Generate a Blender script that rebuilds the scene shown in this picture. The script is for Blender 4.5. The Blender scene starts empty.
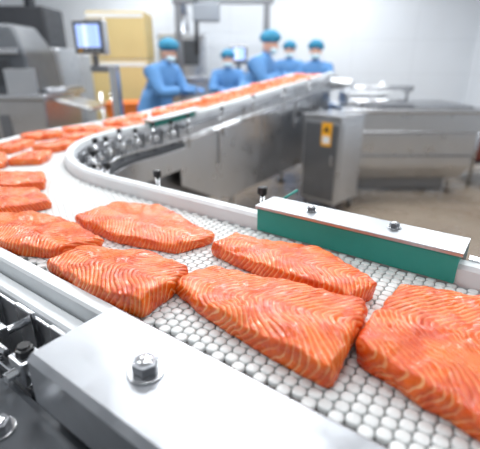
import bpy, bmesh, math, random
from mathutils import Vector, Matrix, noise as mnoise
random.seed(7)
scene=bpy.context.scene
COL=scene.collection
# ------------------------------------------------------------ materials
def nodes_of(name):
    m=bpy.data.materials.new(name); m.use_nodes=True
    nt=m.node_tree; b=nt.nodes['Principled BSDF']
    return m,nt,b
def L(nt,a,b): nt.links.new(a,b)
def mathn(nt,op,a,b=None,c=None):
    n=nt.nodes.new('ShaderNodeMath'); n.operation=op
    for i,v in enumerate((a,b,c)):
        if v is None: continue
        if isinstance(v,(int,float)): n.inputs[i].default_value=v
        else: L(nt,v,n.inputs[i])
    return n.outputs[0]
def noisen(nt,scale,detail=2,vec=None,rough=.5):
    n=nt.nodes.new('ShaderNodeTexNoise'); n.inputs['Scale'].default_value=scale
    n.inputs['Detail'].default_value=detail; n.inputs['Roughness'].default_value=rough
    if vec is not None: L(nt,vec,n.inputs['Vector'])
    return n.outputs['Fac']
def coord(nt,kind='Object'):
    return nt.nodes.new('ShaderNodeTexCoord').outputs[kind]
def mixc(nt,f,a,b):
    n=nt.nodes.new('ShaderNodeMix'); n.data_type='RGBA'
    if isinstance(f,(int,float)): n.inputs[0].default_value=f
    else: L(nt,f,n.inputs[0])
    for i,v in ((6,a),(7,b)):
        if isinstance(v,tuple): n.inputs[i].default_value=(*v,1)
        else: L(nt,v,n.inputs[i])
    return n.outputs[2]
def maprange(nt,v,a,b,c,d,smooth=True):
    n=nt.nodes.new('ShaderNodeMapRange')
    if smooth: n.interpolation_type='SMOOTHSTEP'
    L(nt,v,n.inputs[0])
    for i,x in enumerate((a,b,c,d)): n.inputs[i+1].default_value=x
    return n.outputs[0]
def bump(nt,b,h,strength,dist):
    n=nt.nodes.new('ShaderNodeBump'); n.inputs['Strength'].default_value=strength
    n.inputs['Distance'].default_value=dist; L(nt,h,n.inputs['Height']); L(nt,n.outputs[0],b.inputs['Normal'])
def mat(name,col,rough=.5,metal=0,var=.12,scale=6,bstr=0,bdist=.002,bscale=60,emit=None):
    m,nt,b=nodes_of(name)
    c=coord(nt)
    f=noisen(nt,scale,3,c)
    dark=tuple(x*(1-var) for x in col); lite=tuple(min(1,x*(1+var)) for x in col)
    L(nt,mixc(nt,f,dark,lite),b.inputs['Base Color'])
    b.inputs['Metallic'].default_value=metal
    r=maprange(nt,noisen(nt,scale*2.3,2,c),.3,.7,max(.02,rough*.85),min(1,rough*1.15))
    L(nt,r,b.inputs['Roughness'])
    if bstr: bump(nt,b,noisen(nt,bscale,2,c),bstr,bdist)
    if emit:
        b.inputs['Emission Color'].default_value=(*emit[0],1); b.inputs['Emission Strength'].default_value=emit[1]
    return m
STEEL=mat('stainless_steel',(.66,.67,.69),.22,1,.06,9)
STEEL_B=mat('stainless_brushed',(.62,.635,.66),.32,1,.08,4)
STEEL_P=mat('stainless_plate',(.47,.49,.52),.36,1,.12,14,.10,.001,120)
STEEL_D=mat('stainless_dark',(.27,.28,.30),.4,1,.1,8)  # darker grey stainless for trays, skirts, posts and hex heads
DARK=mat('dark_machine_paint',(.035,.038,.045),.5,0,.2)
HOOD=mat('dark_grey_hood_paint',(.08,.088,.10),.4,.2,.15)
BLACK=mat('black_plastic',(.012,.012,.014),.35)
WHITEP=mat('white_uhmw_plastic',(.74,.77,.79),.38,0,.03,12)
BELTW=mat('belt_white_plastic',(.73,.75,.745),.34,0,.05,20)
BELTU=mat('belt_gap_shade',(.10,.10,.095),.6,0,.12,25)  # near-black underlayer: shade of the belt openings put into its colour
TEAL=mat('teal_plastic',(.018,.30,.25),.45,0,.06,30)
ORANGE=mat('orange_plastic',(.75,.18,.03),.5)
CARTON=mat('carton_board',(.58,.45,.20),.6,0,.10,4)
YELLOW=mat('warning_sticker_yellow',(.85,.40,.02),.5,0,.03)
BLUEG=mat('gown_fabric',(.10,.26,.53),.75,0,.18,10,.6,.012,16)
CAPM=mat('bouffant_cap_fabric',(.035,.23,.38),.8,0,.15,30,.6,.006,60)
MASKM=mat('face_mask_fabric',(.60,.78,.85),.8,0,.03)
SKIN=mat('skin',(.66,.38,.28),.5,0,.06)
GLOVE=mat('nitrile_glove',(.10,.27,.58),.4)
BOOT=mat('rubber_boot',(.65,.66,.66),.5)
EYE=mat('eye_dark',(.03,.02,.02),.2)
GREYP=mat('grey_machine_panel',(.30,.33,.37),.45,.3)

def salmon_material():
    m,nt,b=nodes_of('salmon_flesh')
    tc=coord(nt); sp=nt.nodes.new('ShaderNodeSeparateXYZ'); L(nt,tc,sp.inputs[0])
    x,y,z=sp.outputs
    oi=nt.nodes.new('ShaderNodeObjectInfo').outputs['Random']
    n1=noisen(nt,9,1,tc); n2=noisen(nt,45,2,tc)
    yy=mathn(nt,'ADD',y,mathn(nt,'MULTIPLY',mathn(nt,'SUBTRACT',n1,.5),.03))
    ay=mathn(nt,'SQRT',mathn(nt,'ADD',mathn(nt,'MULTIPLY',yy,yy),.00006))
    p=mathn(nt,'ADD',x,mathn(nt,'MULTIPLY',ay,.95))
    p=mathn(nt,'ADD',p,mathn(nt,'MULTIPLY',n1,.030))
    p=mathn(nt,'ADD',p,mathn(nt,'MULTIPLY',n2,.0045))
    p=mathn(nt,'ADD',p,mathn(nt,'MULTIPLY',z,.55))
    s=mathn(nt,'SINE',mathn(nt,'MULTIPLY',p,2*math.pi/.0098))
    stripe=maprange(nt,s,.60,1.0,0,1)
    mask=maprange(nt,noisen(nt,24,2,tc),.36,.60,.22,.95)
    f=mathn(nt,'MULTIPLY',stripe,mask)
    base=mixc(nt,maprange(nt,noisen(nt,24,5,tc,.7),.34,.66,0,1),(.64,.050,.003),(.90,.150,.007))
    base=mixc(nt,mathn(nt,'MULTIPLY',oi,.25),base,(.90,.14,.007))
    L(nt,mixc(nt,f,base,(1.0,.47,.20)),b.inputs['Base Color'])
    r=maprange(nt,noisen(nt,35,3,tc),.38,.62,.12,.42); L(nt,r,b.inputs['Roughness'])
    b.inputs['Specular IOR Level'].default_value=.50
    b.inputs['Coat Weight'].default_value=.15; b.inputs['Coat Roughness'].default_value=.06
    b.inputs['Subsurface Weight'].default_value=.04
    b.inputs['Subsurface Radius'].default_value=(.01,.003,.001)
    b.inputs['Subsurface Scale'].default_value=1
    h=mathn(nt,'ADD',mathn(nt,'MULTIPLY',s,-.5),mathn(nt,'MULTIPLY',noisen(nt,80,4,tc),2.2))
    bump(nt,b,h,.6,.0020)
    return m
SALMON=salmon_material()

def wall_material():
    m,nt,b=nodes_of('hygienic_wall_panel')
    tc=coord(nt); sp=nt.nodes.new('ShaderNodeSeparateXYZ'); L(nt,tc,sp.inputs[0])
    w=mathn(nt,'ADD',sp.outputs[0],sp.outputs[1])
    fx=mathn(nt,'LESS_THAN',mathn(nt,'FRACT',mathn(nt,'MULTIPLY',w,.83)),.012)
    fz=mathn(nt,'LESS_THAN',mathn(nt,'FRACT',mathn(nt,'MULTIPLY',sp.outputs[2],1.6)),.02)
    seam=mathn(nt,'MAXIMUM',fx,fz)
    c=mixc(nt,noisen(nt,1.3,3,tc),(.655,.685,.725),(.74,.77,.81))
    c=mixc(nt,mathn(nt,'MULTIPLY',seam,.25),c,(.40,.42,.44))
    L(nt,c,b.inputs['Base Color']); b.inputs['Roughness'].default_value=.45
    return m
WALL=wall_material()
def floor_material():
    m,nt,b=nodes_of('epoxy_floor')
    tc=coord(nt)
    c=mixc(nt,noisen(nt,2.0,5,tc),(.19,.148,.11),(.29,.235,.18))
    c=mixc(nt,maprange(nt,noisen(nt,180,2,tc),.4,.7,0,.3),c,(.16,.12,.09))
    L(nt,c,b.inputs['Base Color'])
    L(nt,maprange(nt,noisen(nt,3,3,tc),.3,.7,.18,.45),b.inputs['Roughness'])
    return m
FLOOR=floor_material()
CEIL=mat('ceiling_panel',(.70,.72,.74),.6)

# ------------------------------------------------------------ helpers
def link(ob,parent=None):
    COL.objects.link(ob)
    if parent: ob.parent=parent
    return ob
def empty(name,loc=(0,0,0),rz=0):
    e=bpy.data.objects.new(name,None); e.empty_display_size=.1
    e.location=loc; e.rotation_euler=(0,0,rz); COL.objects.link(e); return e
def meshob(name,verts,faces,m,parent=None,smooth=False):
    me=bpy.data.meshes.new(name); me.from_pydata(verts,[],faces); me.update()
    if m: me.materials.append(m)
    ob=bpy.data.objects.new(name,me)
    if smooth:
        for p in me.polygons: p.use_smooth=True
    return link(ob,parent)
def bm_ob(name,bm,m,parent,smooth=False):
    me=bpy.data.meshes.new(name); bm.normal_update(); bm.to_mesh(me); bm.free()
    me.materials.append(m)
    if smooth:
        for p in me.polygons: p.use_smooth=True
    return link(bpy.data.objects.new(name,me),parent)
def box(name,parent,c,s,m,bev=.004,rz=0,rx=0,ry=0):
    bm=bmesh.new(); bmesh.ops.create_cube(bm,size=1)
    bmesh.ops.scale(bm,vec=s,verts=bm.verts)
    if bev: bmesh.ops.bevel(bm,geom=bm.edges[:],offset=min(bev,min(s)*.45),segments=2,profile=.5,affect='EDGES')
    ob=bm_ob(name,bm,m,parent); ob.location=c; ob.rotation_euler=(rx,ry,rz); return ob
def cyl(name,parent,p0,p1,r,m,seg=20,r2=None,bev=0):
    p0=Vector(p0);p1=Vector(p1);d=p1-p0
    bm=bmesh.new(); bmesh.ops.create_cone(bm,cap_ends=True,segments=seg,radius1=r,radius2=r if r2 is None else r2,depth=d.length)
    if bev:
        es=[e for e in bm.edges if len(e.link_faces)==2 and any(len(f.verts)>4 for f in e.link_faces)]
        bmesh.ops.bevel(bm,geom=es,offset=bev,segments=2,profile=.5,affect='EDGES')
    ob=bm_ob(name,bm,m,parent)
    for p in ob.data.polygons: p.use_smooth=(len(p.vertices)==4 and seg>8)
    ob.location=(p0+p1)/2; ob.rotation_euler=d.to_track_quat('Z','Y').to_euler(); return ob
def sphere(name,parent,c,s,m,fn=None,u=24,v=16):
    bm=bmesh.new(); bmesh.ops.create_uvsphere(bm,u_segments=u,v_segments=v,radius=1)
    for w in bm.verts:
        co=w.co.copy()
        if fn: co=fn(co)
        w.co=Vector((co.x*s[0],co.y*s[1],co.z*s[2]))
    ob=bm_ob(name,bm,m,parent,True); ob.location=c; return ob
def bolt(name,parent,x,y,z,r,m=None):
    m=m or STEEL
    cyl(name+'_washer',parent,(x,y,z),(x,y,z+r*.16),r,m,28,bev=r*.04)
    cyl(name+'_hex',parent,(x,y,z+r*.14),(x,y,z+r*.75),r*.72,STEEL_D,6,bev=r*.09)
    sphere(name+'_dome',parent,(x,y,z+r*.72),(r*.5,r*.5,r*.22),m,u=16,v=8)

# ------------------------------------------------------------ room
def slab(name,c,s,m):
    ob=box(name,None,c,s,m,0); return ob
slab('floor',(-.25,3.5,-.05),(9.7,10.2,.1),FLOOR)
slab('wall_back',(-.25,8.65,1.7),(9.7,.1,3.4),WALL)
slab('wall_left',(-5.15,3.5,1.7),(.1,10.2,3.4),WALL)
slab('wall_right',(4.65,3.5,1.7),(.1,10.2,3.4),WALL)
slab('ceiling',(-.25,3.5,3.45),(9.9,10.2,.1),CEIL)
slab('baseboard_back',(-.25,8.58,.08),(9.5,.04,.16),GREYP)

# ------------------------------------------------------------ conveyor path
def unit(a): return Vector((math.cos(a),math.sin(a)))
A0=Vector((.0405,.829)); dA=Vector((-.8093,.5874)).normalized()
dB=Vector((.538,.842)).normalized()
R=.75; SA=.541
PA=A0+dA*SA; nr=Vector((dA.y,-dA.x)); CC=PA+nr*R
turn=math.acos(dA.dot(dB)); SARC=R*turn; SB=SA+SARC
aA=math.atan2((PA-CC).y,(PA-CC).x)
PB=CC+unit(aA-turn)*R
SEND=SB+2.9; ZB=.95; W=.39
def frame(s):
    if s<=SA: p=A0+dA*s; d=dA
    elif s<SB:
        a=aA-(s-SA)/R; p=CC+unit(a)*R; d=Vector((math.sin(a),-math.cos(a)))
    else: p=PB+dB*(s-SB); d=dB
    z=ZB
    if s>SB:
        q=s-SB; z=ZB+.0828*(q-.25*(1-math.exp(-q/.25)))
    return p,d,Vector((-d.y,d.x)),z
def P(s,off,dz=0):
    p,d,n,z=frame(s); q=p+n*off; return Vector((q.x,q.y,z+dz))
def svals(s0,s1,step=.05):
    n=max(1,int(math.ceil((s1-s0)/step))); return [s0+(s1-s0)*i/n for i in range(n+1)]
def sweep(name,parent,prof,s0,s1,m,step=.05,smooth=False):
    ss=svals(s0,s1,step); v=[];f=[];n=len(prof)
    for s in ss:
        for o,dz in prof: v.append(P(s,o,dz))
    for i in range(len(ss)-1):
        for j in range(n):
            a=i*n+j;b=i*n+(j+1)%n
            f.append((a,b,b+n,a+n))
    f.append(tuple(range(n-1,-1,-1))); f.append(tuple((len(ss)-1)*n+j for j in range(n)))
    ob=meshob(name,v,f,m,parent)
    bm=bmesh.new(); bm.from_mesh(ob.data); bmesh.ops.recalc_face_normals(bm,faces=bm.faces); bm.to_mesh(ob.data); bm.free()
    return ob
def rect(o0,o1,z0,z1,c=.003):
    return [(o0,z0),(o1,z0),(o1,z1-c),(o1-c*(1 if o1>o0 else -1),z1),(o0+c*(1 if o1>o0 else -1),z1),(o0,z1-c)]
CV=empty('conveyor')
S0=-1.5
# modular belt: staggered low links with small drain openings between their corners
def build_belt():
    v=[];f=[]
    pitch=.0162; across=.0164; nx=int(W/across)+1
    row=0; s=S0
    rings=((.98,.72,-.0070),(1.0,.72,-.0016),(.92,.70,-.0003),(.70,.70,.0003))
    nseg=12; nr_=len(rings)
    while s<SEND-.02:
        p,d,n,z=frame(s)
        for j in range(nx):
            off=across*(j+.5+(.25 if row%2 else -.25))+.003
            if off>W-.006 or off<.006: continue
            scl=1
            if SA<s<SB: scl=(R+off)/R
            c=p+n*off; base=len(v)
            ra=.0082*scl; rb=.0080
            for rr,ex,dz in rings:
                for q in range(nseg):
                    a=2*math.pi*(q+.5)/nseg
                    ca=math.copysign(abs(math.cos(a))**ex,math.cos(a)); sa=math.copysign(abs(math.sin(a))**ex,math.sin(a))
                    w=c+d*(ra*rr*ca)+n*(rb*rr*sa)
                    v.append((w.x,w.y,z+dz))
            v.append((c.x,c.y,z+.0004)); top=len(v)-1
            for k in range(nr_-1):
                for q in range(nseg):
                    a0=base+k*nseg+q;a1=base+k*nseg+(q+1)%nseg
                    f.append((a0,a1,a1+nseg,a0+nseg))
            k=nr_-1
            for q in range(nseg):
                f.append((base+k*nseg+q,base+k*nseg+(q+1)%nseg,top))
        s+=pitch; row+=1
    meshob('belt_links',v,f,BELTW,CV,True)
build_belt()
sweep('belt_gap_backing',CV,rect(.002,W-.002,-.024,-.0065,.001),S0,SEND,BELTU)  # dark sheet standing in for the shade between links
sweep('inner_guide_rail',CV,[(0,-.03),(-.032,-.03),(-.032,.030),(-.027,.036),(-.006,.036),(0,.029)],S0,SEND,WHITEP)
sweep('outer_wear_strip',CV,rect(W+.002,W+.030,-.03,.014,.004),S0,SEND,WHITEP)
sweep('outer_lower_ledge',CV,rect(W+.034,W+.062,-.05,-.012,.004),.02,SB,WHITEP)
sweep('frame_side_inner',CV,rect(-.033,-.038,-.16,.012,.001),S0,SEND,STEEL_B)
sweep('frame_side_outer',CV,rect(W+.064,W+.070,-.16,-.02,.001),S0,SEND,STEEL_B)
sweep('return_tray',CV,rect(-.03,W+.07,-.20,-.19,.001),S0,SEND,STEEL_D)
sweep('catch_pan',CV,rect(-.02,W+.80,-.40,-.39,.001),S0,1.4,DARK)
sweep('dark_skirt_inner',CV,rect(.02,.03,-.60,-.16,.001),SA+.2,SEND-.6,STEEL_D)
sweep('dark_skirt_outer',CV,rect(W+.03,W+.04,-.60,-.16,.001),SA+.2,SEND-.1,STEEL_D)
# near steel cover plate
sweep('near_cover_plate',CV,[(W+.020,.030),(W+.026,.035),(W+.142,.035),(W+.150,.028),(W+.150,-.035),(W+.146,-.035),(W+.146,.026),(W+.140,.031),(W+.020,.027)],S0,-.035,STEEL_P)
sweep('cover_end_block',CV,rect(W+.03,W+.13,-.18,.024,.002),S0,-.06,DARK)
bolt('cover_bolt',CV,-.103,.346,.985,.021)
q=P(-.7,W+.09); bolt('cover_bolt_b',CV,q.x,q.y,.985,.021)
bx=P(-.06,W+.19,-.10); ang0=math.atan2(dA.y,dA.x)
box('side_gear_housing',CV,bx,(.26,.10,.10),HOOD,.012,rz=ang0)
bolt('side_gear_bolt',CV,bx.x-.03,bx.y+.02,bx.z+.05,.018)
bx=P(-.36,W+.20,-.13); box('side_gear_housing_b',CV,bx,(.26,.12,.12),DARK,.012,rz=ang0)
# teal wear blocks with clamping plates
sweep('teal_block',CV,rect(.004,-.034,.002,.053,.002),-.40,.0,TEAL)
sweep('clamp_plate',CV,rect(.0065,-.072,.0535,.060,.001),-.405,.004,STEEL_P)
sweep('clamp_plate_flange',CV,rect(-.068,-.072,.0,.0535,.001),-.405,.004,STEEL_B)
bolt('clamp_bolt_a',CV,.150,.790,1.010,.013); bolt('clamp_bolt_b',CV,.292,.700,1.010,.013)
q=P(-.412,-.035,.035); cyl('clamp_end_screw',CV,q,P(-.43,-.035,.035),.008,STEEL,6)
sweep('teal_block_b',CV,rect(.004,-.034,.002,.05,.002),SB+.12,SB+.52,TEAL)
sweep('clamp_plate_b',CV,rect(.006,-.07,.05,.057,.001),SB+.10,SB+.55,STEEL_B)
# rail support brackets
def bracket(i,s,side=-1,h=.06):
    n='bracket_%d_'%i
    o=-.038 if side<0 else W+.07
    a=P(s,o,-.03); b=P(s,o+side*.085,-.03)
    cyl(n+'rod',CV,a,b,.007,STEEL)
    c=P(s,o+side*.055,0); ang=math.atan2(frame(s)[1].y,frame(s)[1].x)
    box(n+'clamp',CV,(c.x,c.y,c.z-.03),(.036,.032,.038),STEEL_B,.003,rz=ang)
    box(n+'plate',CV,P(s,o+side*.004,-.05),(.05,.008,.09),STEEL,.002,rz=ang)
    cyl(n+'post',CV,(c.x,c.y,c.z-.14),(c.x,c.y,c.z+h-.02),.006,STEEL)
    cyl(n+'knob_stem',CV,(c.x,c.y,c.z-.012),(c.x,c.y,c.z+.004),.008,BLACK)
    cyl(n+'knob',CV,(c.x,c.y,c.z+h-.02),(c.x,c.y,c.z+h),.012,BLACK,8,bev=.003)
    e=P(s+.03,o+side*.06,-.03); g=P(s-.05,o+side*.06,-.03)
    cyl(n+'cross_rod',CV,g,e,.005,STEEL)
k=0
for s in (.05,.42,.70,.88,1.03,1.18,1.33,1.48,1.62,1.76,1.90,2.05,2.4,2.8,3.3,3.8):
    bracket(k,s,-1,.04+.015*(k%2)+(.03 if k==0 else 0)); k+=1
for s in (.03,.13,.25,.38,.6):
    bracket(k,s,1,-.0+.012*(k%2)); k+=1
sweep('support_rod_inner',CV,rect(-.115,-.127,-.075,-.063,.002),.3,SEND-.3,STEEL)
sweep('support_rod_outer',CV,rect(W+.12,W+.132,-.075,-.062,.002),-.0,1.2,STEEL)
sweep('support_rod_outer_b',CV,rect(W+.18,W+.195,-.10,-.085,.002),-.0,1.2,STEEL)
sweep('support_rod_outer_c',CV,rect(W+.27,W+.29,-.20,-.18,.002),-.3,1.2,STEEL_D)
sweep('support_beam_outer',CV,rect(W+.10,W+.20,-.20,-.14,.004),S0,1.3,DARK)
sweep('inner_dark_channel',CV,rect(-.04,-.13,-.22,-.10,.003),.2,SB+.3,DARK)
sweep('inner_channel_lip',CV,rect(-.13,-.137,-.24,-.12,.001),.6,SB+.3,STEEL_B)
# deep side panel on the rising section
def side_panel():
    s0=SB+.34; v=[];f=[]
    for s,zb in ((s0,.58),(s0+.45,.36),(SEND-.1,.36)):
        for o in (-.040,-.048):
            t=P(s,o,.0); v.append(t); v.append(Vector((t.x,t.y,zb)))
    for i in range(2):
        a=i*4
        f+= [(a,a+1,a+5,a+4),(a+2,a+6,a+7,a+3),(a,a+4,a+6,a+2),(a+1,a+3,a+7,a+5)]
    f+=[(0,2,3,1),(8,9,11,10)]
    meshob('side_panel',v,f,STEEL_B,CV)
side_panel()
sweep('panel_ridge',CV,rect(-.049,-.064,-.12,-.10,.003),SB+.36,SEND-.1,STEEL)
sweep('panel_ridge_b',CV,rect(-.049,-.060,-.03,-.015,.003),SB+.36,SEND-.1,STEEL_D)
for i,s in enumerate((SB+.75,SB+1.35,SB+1.95,SB+2.5)):
    q=P(s,-.052,-.22); box('panel_stiffener_%d'%i,CV,q,(.03,.014,.26),STEEL,.004,rz=math.atan2(dB.y,dB.x))
    for j,dz in enumerate((-.06,-.16,-.30)):
        q=P(s+.06,-.048,dz); w_=P(s+.06,-.058,dz); cyl('panel_bolt_%d_%d'%(i,j),CV,q,w_,.011,STEEL,6)
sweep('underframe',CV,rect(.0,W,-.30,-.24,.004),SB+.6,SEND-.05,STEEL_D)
e=P(SEND,W/2,0)
ang=math.atan2(dB.y,dB.x)
box('end_roller_housing',CV,(e.x,e.y,e.z-.07),(.16,W+.14,.16),STEEL_B,.01,rz=ang)
cyl('drive_motor',CV,P(SEND-.12,-.05,-.07),P(SEND-.12,-.30,-.07),.055,STEEL_B,24,bev=.008)
for i,(s,o) in enumerate(((-1.2,.02),(-1.2,W),(-.1,.0),(.75,W+.03),(.9,-.02),(SB,W),(SB,.03),(SB+1.0,.02),(SB+1.0,W),(SEND-.3,.02),(SEND-.3,W))):
    t=P(s,o,-.20); box('leg_%d'%i,CV,(t.x,t.y,t.z/2+.005),(.05,.05,t.z-.01),STEEL_B,.004)
    cyl('foot_%d'%i,CV,(t.x,t.y,0.0),(t.x,t.y,.02),.045,BLACK)
q=P(.02,-.12,.0)
box('sensor_block',CV,(q.x,q.y,.965),(.035,.03,.03),BLACK,.004)
cyl('sensor_cable',CV,(q.x,q.y,.98),(q.x+.05,q.y+.03,1.0),.003,TEAL)

# ------------------------------------------------------------ salmon
def chaikin(pts,it=3,r=.22):
    for k in range(it):
        out=[]; n=len(pts)
        for i in range(n):
            a=pts[i];b=pts[(i+1)%n]
            out.append(a.lerp(b,r)); out.append(a.lerp(b,1-r))
        pts=out; r=.25
    return pts
def resample(pts,n):
    m=len(pts); ds=[(pts[(i+1)%m]-pts[i]).length for i in range(m)]; T=sum(ds)
    out=[];i=0;acc=0
    for k in range(n):
        t=T*k/n
        while acc+ds[i]<t: acc+=ds[i]; i+=1
        out.append(pts[i].lerp(pts[(i+1)%m],(t-acc)/ds[i]))
    return out
def fillet(pts,th,grain=0,thin=(0,0),seed=0,z0=.9507,N=200,r=.055):
    pts=[Vector(p) for p in pts]
    area=sum(pts[i].x*pts[(i+1)%len(pts)].y-pts[(i+1)%len(pts)].x*pts[i].y for i in range(len(pts)))
    if area<0: pts.reverse()
    c=sum(pts,Vector((0,0)))/len(pts)
    rot=Matrix.Rotation(-grain,2)
    loc=[rot@(p-c) for p in pts]
    o=resample(chaikin(loc,4,r),N)
    ext=max(p.length for p in o)
    th_dir=rot@Vector(thin)
    v=[];f=[]
    prof=[(.12,1.0),(.25,1),(.38,.998),(.5,.994),(.62,.985),(.73,.972),(.82,.955),(.89,.935),(.935,.915),(.962,.89),(.982,.84),(.993,.76),(1.0,.64),(1.003,.46),(1.0,.28),(.993,.12),(.98,0)]
    def h(p,k):
        w=1+ (p.x*th_dir.x+p.y*th_dir.y)/ext
        nz=mnoise.noise(Vector((p.x*18+seed*3.1,p.y*18,seed)))*.20+mnoise.noise(Vector((p.x*55+seed,p.y*55,seed+5)))*.11+mnoise.noise(Vector((p.x*140+seed,p.y*140,seed+9)))*.04
        return th*k*max(.25,w+nz)
    v.append((0,0,h(Vector((0,0)),1)))
    for r_,k in prof:
        for q in range(N):
            a=o[q]*r_
            e=1+(.035*mnoise.noise(Vector((o[q].x*35,o[q].y*35,k*1.5+seed)))+.018*mnoise.noise(Vector((o[q].x*120,o[q].y*120,k*4+seed)))+.006*mnoise.noise(Vector((o[q].x*260,o[q].y*260,k*7+seed))))*r_**3
            a=a*e
            v.append((a.x,a.y,h(a,k) if k>0 else 0))
    for q in range(N): f.append((0,1+q,1+(q+1)%N))
    for i in range(len(prof)-1):
        for q in range(N):
            a=1+i*N+q;b=1+i*N+(q+1)%N
            f.append((a,a+N,b+N,b))
    f.append(tuple(1+(len(prof)-1)*N+q for q in range(N-1,-1,-1)))
    ob=meshob('salmon_fillet',v,f,SALMON,None,True)
    ob.location=(c.x,c.y,z0); ob.rotation_euler=(0,0,grain)
    return ob
r_=math.radians
fillet([(.135,.402),(.265,.25),(.43,.36),(.38,.50),(.245,.537)],.036,r_(150),(-.1,.12),1)
fillet([(-.123,.585),(-.06,.50),(.0,.44),(.103,.348),(.184,.485),(.07,.556),(-.06,.62)],.033,r_(150),(.3,-.15),2)
fillet([(-.058,.70),(.01,.635),(.165,.513),(.218,.545),(.155,.685),(.06,.72),(-.01,.768)],.030,r_(140),(.1,-.1),3)
fillet([(-.350,.64),(-.235,.54),(-.142,.487),(-.083,.59),(-.158,.668),(-.305,.705)],.031,r_(150),(.2,-.2),4)
fillet([(-.382,.85),(-.25,.750),(-.125,.703),(-.047,.755),(-.2,.938),(-.318,.955)],.027,r_(145),(-.1,.1),5)
fillet([(-.56,.765),(-.44,.70),(-.36,.683),(-.270,.728),(-.39,.838),(-.49,.888),(-.60,.87)],.028,r_(140),(0,0),6)
fillet([(-.74,.93),(-.58,.90),(-.48,.97),(-.57,1.08),(-.78,1.07)],.028,r_(110),(0,0),7)
fillet([(-.84,1.10),(-.70,1.10),(-.57,1.13),(-.63,1.26),(-.84,1.26)],.028,r_(110),(0,0),8)
def ride(s,off,l,w,rot,seed):
    p,d,n,z=frame(s); c=p+n*off
    a=math.atan2(d.y,d.x)+rot
    ux=Vector((math.cos(a),math.sin(a))); uy=Vector((-ux.y,ux.x))
    rn=random.Random(seed)
    pts=[]
    for x,y in ((-1,-.8),(-.2,-1),(1,-.75),(.95,.7),(.1,1),(-.9,.85)):
        x+=rn.uniform(-.12,.12); y+=rn.uniform(-.15,.15)
        pts.append(c+ux*(x*l/2)+uy*(y*w/2))
    slope=.0828 if s>SB+.15 else 0
    ob=fillet(pts,rn.uniform(.026,.036),a,(0,0),seed,z+.001,N=48)
    ob.rotation_euler=(0,-math.atan(slope)*math.cos(rot),a)
s=1.03; sd=20
while s<SEND-.12:
    out=1.25 if s<SB else 1.0
    ride(s,.105+.02*math.sin(sd*1.7),.165,.13,random.uniform(-.5,.5),sd)
    ride(s+random.uniform(-.03,.03),.275+.02*math.cos(sd*2.3),.16*out,.13,random.uniform(-.5,.5),sd+50)
    s+=.195; sd+=1

# ------------------------------------------------------------ control cabinet
cab=empty('control_cabinet',(.846,3.675,0),r_(45))
h=.388
box('body',cab,(0,0,.485),(h,h,.77),STEEL_B,.012)
box('lid',cab,(0,0,.875),(h+.02,h+.02,.016),STEEL,.004)
box('door_panel',cab,(-.197,0,.47),(.008,h-.05,.68),STEEL_D,.004)  # darker steel than the other door: this side's shade is in the colour
box('door_panel_b',cab,(0,-.197,.47),(h-.06,.008,.68),STEEL_B,.004)
box('door_handle',cab,(-.206,-.13,.50),(.012,.02,.09),STEEL,.004)
box('warning_sticker',cab,(-.2025,-.06,.72),(.003,.10,.20),YELLOW,0)
def tri(name,par,y,z,s,x):
    meshob(name,[(x,y-s,z-s*.7),(x,y+s,z-s*.7),(x,y,z+s)],[(0,2,1)],BLACK,par)
tri('sticker_triangle',cab,-.06,.765,.032,-.2045)
box('sticker_text',cab,(-.2045,-.06,.675),(.001,.07,.06),WHITEP,0)
for i,(a,b) in enumerate(((-1,-1),(1,-1),(1,1),(-1,1))):
    cyl('leg_%d'%i,cab,(a*.15,b*.15,0),(a*.15,b*.15,.11),.02,STEEL_D)

# ------------------------------------------------------------ steel vat, right
vat=empty('washing_vat',(1.70,4.42,0))
def loftbox(name,par,levels,m,bev=.02):
    bm=bmesh.new(); rings=[]
    for z,hx,y0,y1 in levels:
        rings.append([bm.verts.new(p) for p in ((-hx,y0,z),(hx,y0,z),(hx,y1,z),(-hx,y1,z))])
    for a,b in zip(rings,rings[1:]):
        for i in range(4): bm.faces.new((a[i],a[(i+1)%4],b[(i+1)%4],b[i]))
    bm.faces.new(rings[0][::-1]); bm.faces.new(rings[-1])
    bmesh.ops.bevel(bm,geom=bm.edges[:],offset=bev,segments=3,profile=.5,affect='EDGES')
    return bm_ob(name,bm,m,par,False)
loftbox('belly',vat,[(.16,.60,-.33,.33),(.30,.66,-.39,.38),(.60,.68,-.40,.40),(.66,.68,-.40,.40)],STEEL_B,.03)
loftbox('upper_body',vat,[(.655,.69,-.42,.42),(.84,.69,-.42,.42)],STEEL_B,.012)
loftbox('rim',vat,[(.835,.72,-.45,.45),(.885,.72,-.45,.45)],STEEL,.016)
box('inner_cover',vat,(.1,.0,.892),(1.0,.7,.012),STEEL_D,.004)
box('lower_panel',vat,(-.05,-.26,.115),(1.05,.03,.15),STEEL_D,.006)
box('seam_strip',vat,(0,-.425,.66),(1.34,.012,.02),STEEL,.004)
box('seam_strip_b',vat,(0,-.41,.42),(1.28,.012,.015),STEEL_D,.004)
for i,(a,b) in enumerate(((-.52,-.3),(.52,-.3),(.52,.3),(-.52,.3))):
    cyl('leg_%d'%i,vat,(a,b,0),(a,b,.3),.028,STEEL)
box('top_manifold',vat,(-.40,.05,.95),(.42,.34,.12),STEEL_B,.015)
cyl('spray_pipe',vat,(-.6,.2,1.04),(.2,.2,1.04),.022,STEEL)
cyl('spray_riser',vat,(-.15,.2,.89),(-.15,.2,1.1),.02,STEEL)
cyl('white_nozzle',vat,(-.28,-.12,1.0),(-.18,-.2,1.02),.022,WHITEP,r2=.012)
cyl('valve_stem',vat,(.02,-.1,.89),(.02,-.1,1.03),.015,STEEL_D)
cyl('valve_wheel',vat,(.02,-.1,1.02),(.02,-.1,1.04),.05,STEEL_D)
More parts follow.
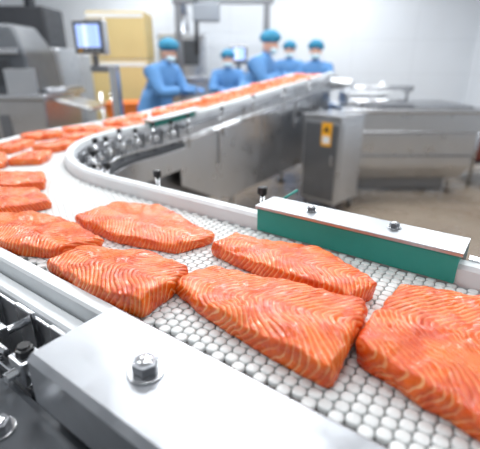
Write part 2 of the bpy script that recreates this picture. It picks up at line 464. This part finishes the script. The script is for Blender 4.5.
cyl('top_pipe_a',vat,(-.62,-.25,.93),(-.05,-.25,.93),.028,STEEL)
box('hose_tray',vat,(-.25,-.30,.905),(.5,.16,.03),STEEL_D,.006)
tb=empty('drain_table',(3.05,4.7,0))
box('top',tb,(0,0,.80),(1.0,.7,.03),STEEL_B,.006)
box('apron',tb,(0,-.33,.74),(.96,.02,.10),STEEL_B,.004)
box('shelf',tb,(0,0,.25),(.94,.62,.02),STEEL_D,.004)
for i,(a,b) in enumerate(((-.46,-.31),(.46,-.31),(.46,.31),(-.46,.31))):
    cyl('leg_%d'%i,tb,(a,b,0),(a,b,.79),.02,STEEL)
loftbox('shelf_tub',tb,[(.262,.38,-.22,.22),(.50,.42,-.26,.26)],mat('red_brown_plastic',(.22,.045,.03),.5),.01)

# ------------------------------------------------------------ left machinery
mc=empty('filleting_machine',(-2.75,4.7,0))
loftbox('base_body',mc,[(.12,.72,-.45,.45),(.95,.78,-.5,.5)],STEEL_B,.02)
box('deck',mc,(0,-.02,.98),(1.66,1.1,.05),STEEL,.01)
loftbox('dark_hood',mc,[(1.0,.62,-.4,.4),(1.40,.60,-.36,.36),(1.66,.45,-.22,.3)],HOOD,.03)
box('dark_opening',mc,(.1,-.39,1.2),(.7,.06,.24),DARK,.01)
box('hood_stripe',mc,(0,-.385,1.40),(1.1,.03,.05),STEEL,.005)
box('infeed_chute',mc,(.95,-.1,.90),(.5,.5,.03),STEEL,.006,ry=.25)
cyl('infeed_roller',mc,(.78,-.45,1.0),(.78,.45,1.0),.05,STEEL_D)
box('side_guard',mc,(.60,-.53,1.12),(.30,.02,.24),STEEL_B,.004)
box('blue_panel',mc,(-.1,-.41,1.09),(.5,.02,.08),GLOVE,.004)
cyl('cable_arch',mc,(-.5,.1,1.6),(-.5,.1,2.4),.04,DARK)
cyl('cable_arch_b',mc,(-.1,.1,1.6),(-.1,.1,2.6),.03,STEEL)
for i,(a,b) in enumerate(((-.6,-.36),(.6,-.36),(.6,.36),(-.6,.36))):
    cyl('leg_%d'%i,mc,(a,b,0),(a,b,.13),.035,BLACK)
for i in range(5):
    box('door_louver_%d'%i,mc,(-.3+.16*i,-.485,.55),(.11,.02,.5),STEEL_D,.004)
def screen_material():
    m,nt,b=nodes_of('lit_screen'); tc=coord(nt)
    br=nt.nodes.new('ShaderNodeTexBrick'); br.inputs['Scale'].default_value=9
    L(nt,tc,br.inputs['Vector']); br.inputs['Color1'].default_value=(.30,.45,.85,1); br.inputs['Color2'].default_value=(.75,.82,1,1); br.inputs['Mortar'].default_value=(.1,.2,.6,1)
    L(nt,br.outputs['Color'],b.inputs['Base Color']); L(nt,br.outputs['Color'],b.inputs['Emission Color']); b.inputs['Emission Strength'].default_value=.75
    return m
SCR=screen_material()
def monitor(name,x,y,z,w,hh,rz):
    e=empty(name,(x,y,0),rz)
    box('housing',e,(0,0,z),(w,.09,hh),STEEL_B,.02)
    box('bezel',e,(0,-.045,z),(w*.9,.012,hh*.88),HOOD,.006)
    box('screen',e,(0,-.053,z+.01),(w*.72,.006,hh*.64),SCR,0)
    for i in range(4): cyl('button_%d'%i,e,(-w*.28+i*w*.18,-.05,z-hh*.37),(-w*.28+i*w*.18,-.06,z-hh*.37),.012,YELLOW if i==0 else STEEL)
    cyl('neck',e,(0,.04,z-hh/2-.12),(0,.04,z),.03,STEEL_D)
    box('arm',e,(.08,.04,z-hh/2-.12),(.26,.07,.06),STEEL_D,.01)
    box('post',e,(.17,.04,(z-hh/2-.09)/2),(.08,.08,z-hh/2-.09),STEEL,.008)
    box('foot',e,(.17,.04,.012),(.4,.36,.024),STEEL_D,.005)
    return e
monitor('control_monitor',-1.37,4.05,1.51,.31,.30,-.12)
monitor('control_monitor',-.02,6.45,1.40,.26,.26,0)
cs=empty('carton_stack',(-1.72,6.4,0))
box('pallet',cs,(0,0,.07),(.9,.7,.12),mat('pallet_wood',(.45,.30,.16),.7),.01)
zz=.13
for i,hh in enumerate((.60,.60,.62)):
    box('carton_%d'%i,cs,(.005*i,0,zz+hh/2),(.80,.60,hh-.01),CARTON,.02)
    box('carton_tape_%d'%i,cs,(.005*i,-.302,zz+hh-.06),(.78,.004,.05),BELTW,0)
    zz+=hh
ot=empty('fish_tub_trolley',(-1.35,5.5,0))
box('shelf',ot,(0,0,.55),(.85,.5,.03),STEEL,.005); box('shelf_b',ot,(0,0,.2),(.85,.5,.03),STEEL,.005)
for i,(a,b) in enumerate(((-.4,-.22),(.4,-.22),(.4,.22),(-.4,.22))): cyl('leg_%d'%i,ot,(a,b,0),(a,b,.95),.018,STEEL)
loftbox('tub',ot,[(.57,.34,-.2,.2),(.80,.38,-.23,.23)],ORANGE,.012)
loftbox('tub_rim',ot,[(.79,.39,-.24,.24),(.82,.39,-.24,.24)],ORANGE,.006)
rk=empty('overhead_pipe_rack',(-.15,6.75,0))
for i,x in enumerate((-.78,.55)):
    box('post_%d'%i,rk,(x,0,1.2),(.09,.09,2.4),STEEL_D,.005)
box('beam',rk,(-.1,0,2.15),(1.5,.12,.10),STEEL_D,.008)
box('beam_b',rk,(-.1,.1,2.34),(1.6,.12,.10),STEEL,.008)
for i in range(3): cyl('pipe_%d'%i,rk,(-.95,-.2+.16*i,2.44+.02*i),(.8,-.2+.16*i,2.44+.02*i),.04,STEEL)
cyl('hose',rk,(-.5,-.1,1.4),(-.5,-.1,2.2),.03,DARK)
box('valve_box',rk,(-.35,-.05,1.98),(.4,.22,.24),GREYP,.02)
bk=empty('packing_line',(-.55,7.6,0))
box('body',bk,(0,0,.55),(2.6,.7,.9),STEEL_B,.02)
box('top',bk,(0,0,1.02),(2.8,.8,.06),STEEL,.01)
box('hood',bk,(-.45,.1,1.40),(.8,.5,.72),STEEL_B,.03)
box('hood_window',bk,(-.45,-.16,1.45),(.6,.02,.40),HOOD,.01)
cyl('duct',bk,(-.45,.1,1.75),(-.45,.1,2.9),.12,STEEL)
for i,a in enumerate((-1.2,1.2)): box('foot_%d'%i,bk,(a,0,.05),(.1,.6,.1),BLACK,.01)
fl=empty('grading_machine',(-3.5,6.9,0))
box('body',fl,(0,0,.75),(1.6,.8,1.5),STEEL_B,.03)
box('dark_top',fl,(0,0,1.78),(1.3,.7,.56),DARK,.04)
box('panel',fl,(.3,-.41,.9),(.6,.03,.7),GREYP,.01)
cyl('stack_pipe',fl,(.3,0,2.0),(.3,0,3.3),.08,STEEL)

# ------------------------------------------------------------ people
def skin_ob(name,parent,verts,edges,radii,m,sub=2):
    me=bpy.data.meshes.new(name); me.from_pydata(verts,edges,[]); me.materials.append(m)
    ob=link(bpy.data.objects.new(name,me),parent)
    md=ob.modifiers.new('Skin','SKIN'); md.use_smooth_shade=True
    for i,r in enumerate(radii):
        sv=me.skin_vertices[0].data[i]
        sv.radius=r if isinstance(r,tuple) else (r,r)
        sv.use_root=(i==0)
    s2=ob.modifiers.new('Sub','SUBSURF'); s2.levels=sub; s2.render_levels=sub
    return ob
def hand(par,name,wrist,direction,side):
    d=Vector(direction).normalized(); up=Vector((0,0,1)); sx=d.cross(up).normalized()*side; dn=-up
    pal=skin_ob(name+'_palm',par,[wrist,wrist+d*.045,wrist+d*.085],[(0,1),(1,2)],[(.026,.018),(.036,.016),(.034,.014)],GLOVE,1)
    for i,(o,l) in enumerate(((.028,.070),(.010,.080),(-.009,.074),(-.027,.058))):
        a=wrist+d*.07+sx*o; b=a+d*(l*.5)+dn*.010; c=b+d*(l*.30)+dn*.022; e=c+d*(l*.12)+dn*.02
        skin_ob(name+'_finger_%d'%i,par,[a,b,c,e],[(0,1),(1,2),(2,3)],[.0095,.009,.008,.007],GLOVE,1)
    a=wrist+d*.03+sx*.028; b=a+d*.030+sx*.026+dn*.008; c=b+d*.028+sx*.006+dn*.01
    skin_ob(name+'_thumb',par,[a,b,c],[(0,1),(1,2)],[.012,.010,.008],GLOVE,1)
LIPS=mat('lips',(.5,.18,.15),.5)
def worker(x,y,height,face,lean=.12,hand_z=.98,reach=.42,mask=True,head_turn=0,head_nod=.25,spread=.16,wide=1.0):
    """face: world angle (rad) the person faces; local front is -Y"""
    e=empty('worker',(x,y,0),face+math.pi/2)
    k=height/1.70; g=k*wide
    def V(a,b,c): return Vector((a*k,b*k,c*k))
    ly=lambda z: -lean*max(0,(z-.95))/.5
    sh=1.36; hz=hand_z/k
    vs=[V(0,0,.94),V(0,ly(1.08),1.08),V(0,ly(1.24),1.24),V(0,ly(1.37),1.37),V(0,ly(1.45)-.005,1.45),V(0,ly(1.52)-.015,1.52)]
    ra=[(.165*g,.125*g),(.160*g,.125*g),(.182*g,.138*g),(.15*g,.115*g),(.064*k,.064*k),(.055*k,.055*k)]
    ed=[(0,1),(1,2),(2,3),(3,4),(4,5)]
    for sd in (-1,1):
        i=len(vs)
        S=V(sd*.175*wide,ly(sh),sh)
        Hn=V(sd*spread,ly(sh)-reach,hz)
        mid=(S+Hn)/2; EL=mid+V(sd*.08,.04,-.15)
        vs+= [S,EL,Hn]; ra+=[.086*g,.068*g,.044*g]
        ed+=[(3,i),(i,i+1),(i+1,i+2)]
        j=len(vs)
        vs+=[V(sd*.09,0,.84),V(sd*.105,-.01,.47),V(sd*.105,.01,.11),V(sd*.11,-.05,.045),V(sd*.115,-.15,.04)]
        ra+=[.105*k,.075*k,.055*k,.045*k,.040*k]
        ed+=[(0,j),(j,j+1),(j+1,j+2),(j+2,j+3),(j+3,j+4)]
        fd=(Hn-EL).normalized(); fd.z*=.3
        hand(e,'hand_%s'%('l' if sd<0 else 'r'),Hn+fd*.02,fd,-sd)
    skin_ob('body',e,vs,ed,ra,BLUEG,2)
    bm=bmesh.new(); rings=[]
    for z,rx,ry in ((1.16,.172*wide,.140*wide),(1.04,.186*wide,.152*wide),(.92,.208*wide,.17*wide),(.75,.225*wide,.185*wide),(.58,.24*wide,.195*wide),(.42,.25*wide,.205*wide)):
        ring=[]
        for q in range(32):
            a=2*math.pi*q/32; fold=1+.035*math.sin(a*9+z*3)*(1.2-z)
            ring.append(bm.verts.new(V(rx*fold*math.cos(a),ly(z)+ry*fold*math.sin(a),z)))
        rings.append(ring)
    for a,b in zip(rings,rings[1:]):
        for q in range(32): bm.faces.new((a[q],b[q],b[(q+1)%32],a[(q+1)%32]))
    bm_ob('gown_skirt',bm,BLUEG,e,True).modifiers.new('Solid','SOLIDIFY').thickness=.006
    for sd in (-1,1):
        sphere('boot_%d'%(sd+1),e,V(sd*.113,-.06,.045),(.055*k,.14*k,.048*k),BOOT)
    hd=empty('head',(0,0,0)); hd.parent=e
    hd.location=V(0,ly(1.56)-.02,1.585); hd.rotation_euler=(head_nod,0,head_turn)
    def hf(c):
        c=c.copy()
        if c.z<0: c.x*=1-.28*(-c.z)**1.5; c.y*=1-.12*(-c.z)
        if c.y<-.5: c.y*=.97
        return c
    sphere('skull',hd,(0,0,0),(.076*k,.094*k,.118*k),SKIN,hf,32,24)
    def nf(c):
        c=c.copy(); c.y-= .5*max(0,-c.z); return c
    sphere('nose',hd,(0,-.093*k,-.015*k),(.013*k,.018*k,.026*k),SKIN,nf,12,8)
    for sd in (-1,1):
        sphere('eye_%d'%(sd+1),hd,(sd*.031*k,-.083*k,.012*k),(.013*k,.008*k,.007*k),EYE,None,12,8)
        box('brow_%d'%(sd+1),hd,(sd*.031*k,-.091*k,.030*k),(.032*k,.006,.005),EYE,.002)
        sphere('ear_%d'%(sd+1),hd,(sd*.077*k,.005,-.01*k),(.010*k,.020*k,.030*k),SKIN,None,12,8)
    sphere('mouth',hd,(0,-.086*k,-.058*k),(.022*k,.008*k,.006*k),LIPS,None,12,8)
    if mask:
        def mf(c):
            c=c.copy(); c.y=-abs(c.y)**.8 if c.y<0 else c.y*.1
            return c
        sphere('face_mask',hd,(0,-.018*k,-.055*k),(.072*k,.090*k,.055*k),MASKM,mf,28,16)
    def cf(c):
        c=c.copy(); a=math.atan2(c.y,c.x)
        rr=1+.035*math.sin(a*14)*(1-abs(c.z))+.05*mnoise.noise(c*2.5+Vector((x,y,0)))
        c.x*=rr;c.y*=rr; c.z*=1+.05*mnoise.noise(c*2)
        if c.z<-.25: c.x*=.93; c.y*=.93; 
        c.z=max(c.z,-.55)
        return c
    cp=sphere('bouffant_cap',hd,(0,.022*k,.070*k),(.116*k,.130*k,.094*k),CAPM,cf,48,24)
    cp.rotation_euler=(-.30,0,0)
    return e
worker(-.99,4.85,1.50,r_(-25),lean=.20,hand_z=1.02,reach=.36,head_turn=.2,head_nod=.35,wide=1.28)
worker(-.17,6.0,1.42,r_(-88),lean=.14,hand_z=.98,reach=.36,head_nod=.05,wide=1.15)
worker(.12,5.20,1.60,r_(-20),lean=.20,hand_z=1.16,reach=.30,head_turn=.5,head_nod=.3,wide=1.28)
worker(.80,7.0,1.57,r_(-100),lean=.08,hand_z=1.0,reach=.34,head_nod=.1,wide=1.1)
worker(1.05,5.85,1.53,r_(-115),lean=.10,hand_z=1.06,reach=.34,head_turn=.1,head_nod=.05,wide=1.1)

# ------------------------------------------------------------ lights
def ceiling_light(x,y,power,sx=1.5,sy=.5):
    e=empty('ceiling_light',(x,y,0))
    box('housing',e,(0,0,3.35),(sx+.08,sy+.08,.08),WHITEP,.01)
    ld=bpy.data.lights.new('tube_light','AREA'); ld.shape='RECTANGLE'; ld.size=sx; ld.size_y=sy; ld.energy=power; ld.color=(.95,.98,1)
    lo=bpy.data.objects.new('tube_light',ld); lo.location=(0,0,3.30); link(lo,e)
for x,y,p in ((-2.6,1.0,44),(2.6,1.0,44),(-2.6,4.6,68),(2.7,4.6,70),(-1.4,7.2,66),(1.8,7.2,72)):
    ceiling_light(x,y,p)
ceiling_light(-.1,3.15,84,1.7,.30)  # unseen lamp, added as a narrow tube for wet glints on the fillets
ceiling_light(.1,1.0,27,1.5,.30)
ceiling_light(.0,5.4,50,1.5,.4)
w=bpy.data.worlds.new('World'); scene.world=w; w.use_nodes=True
w.node_tree.nodes['Background'].inputs[0].default_value=(.90,.95,1,1); w.node_tree.nodes['Background'].inputs[1].default_value=.48
# ------------------------------------------------------------ camera
cd=bpy.data.cameras.new('camera'); cam=bpy.data.objects.new('camera',cd); COL.objects.link(cam)
cam.location=(0,0,1.3); cam.rotation_euler=(math.pi/2-math.atan(.406),0,0)
cd.sensor_fit='HORIZONTAL'; cd.sensor_width=36; cd.lens=30; cd.clip_start=.02
cd.dof.use_dof=True; cd.dof.focus_distance=.68; cd.dof.aperture_fstop=2.8
scene.camera=cam
scene.view_settings.view_transform='Standard'
scene.view_settings.look='None'
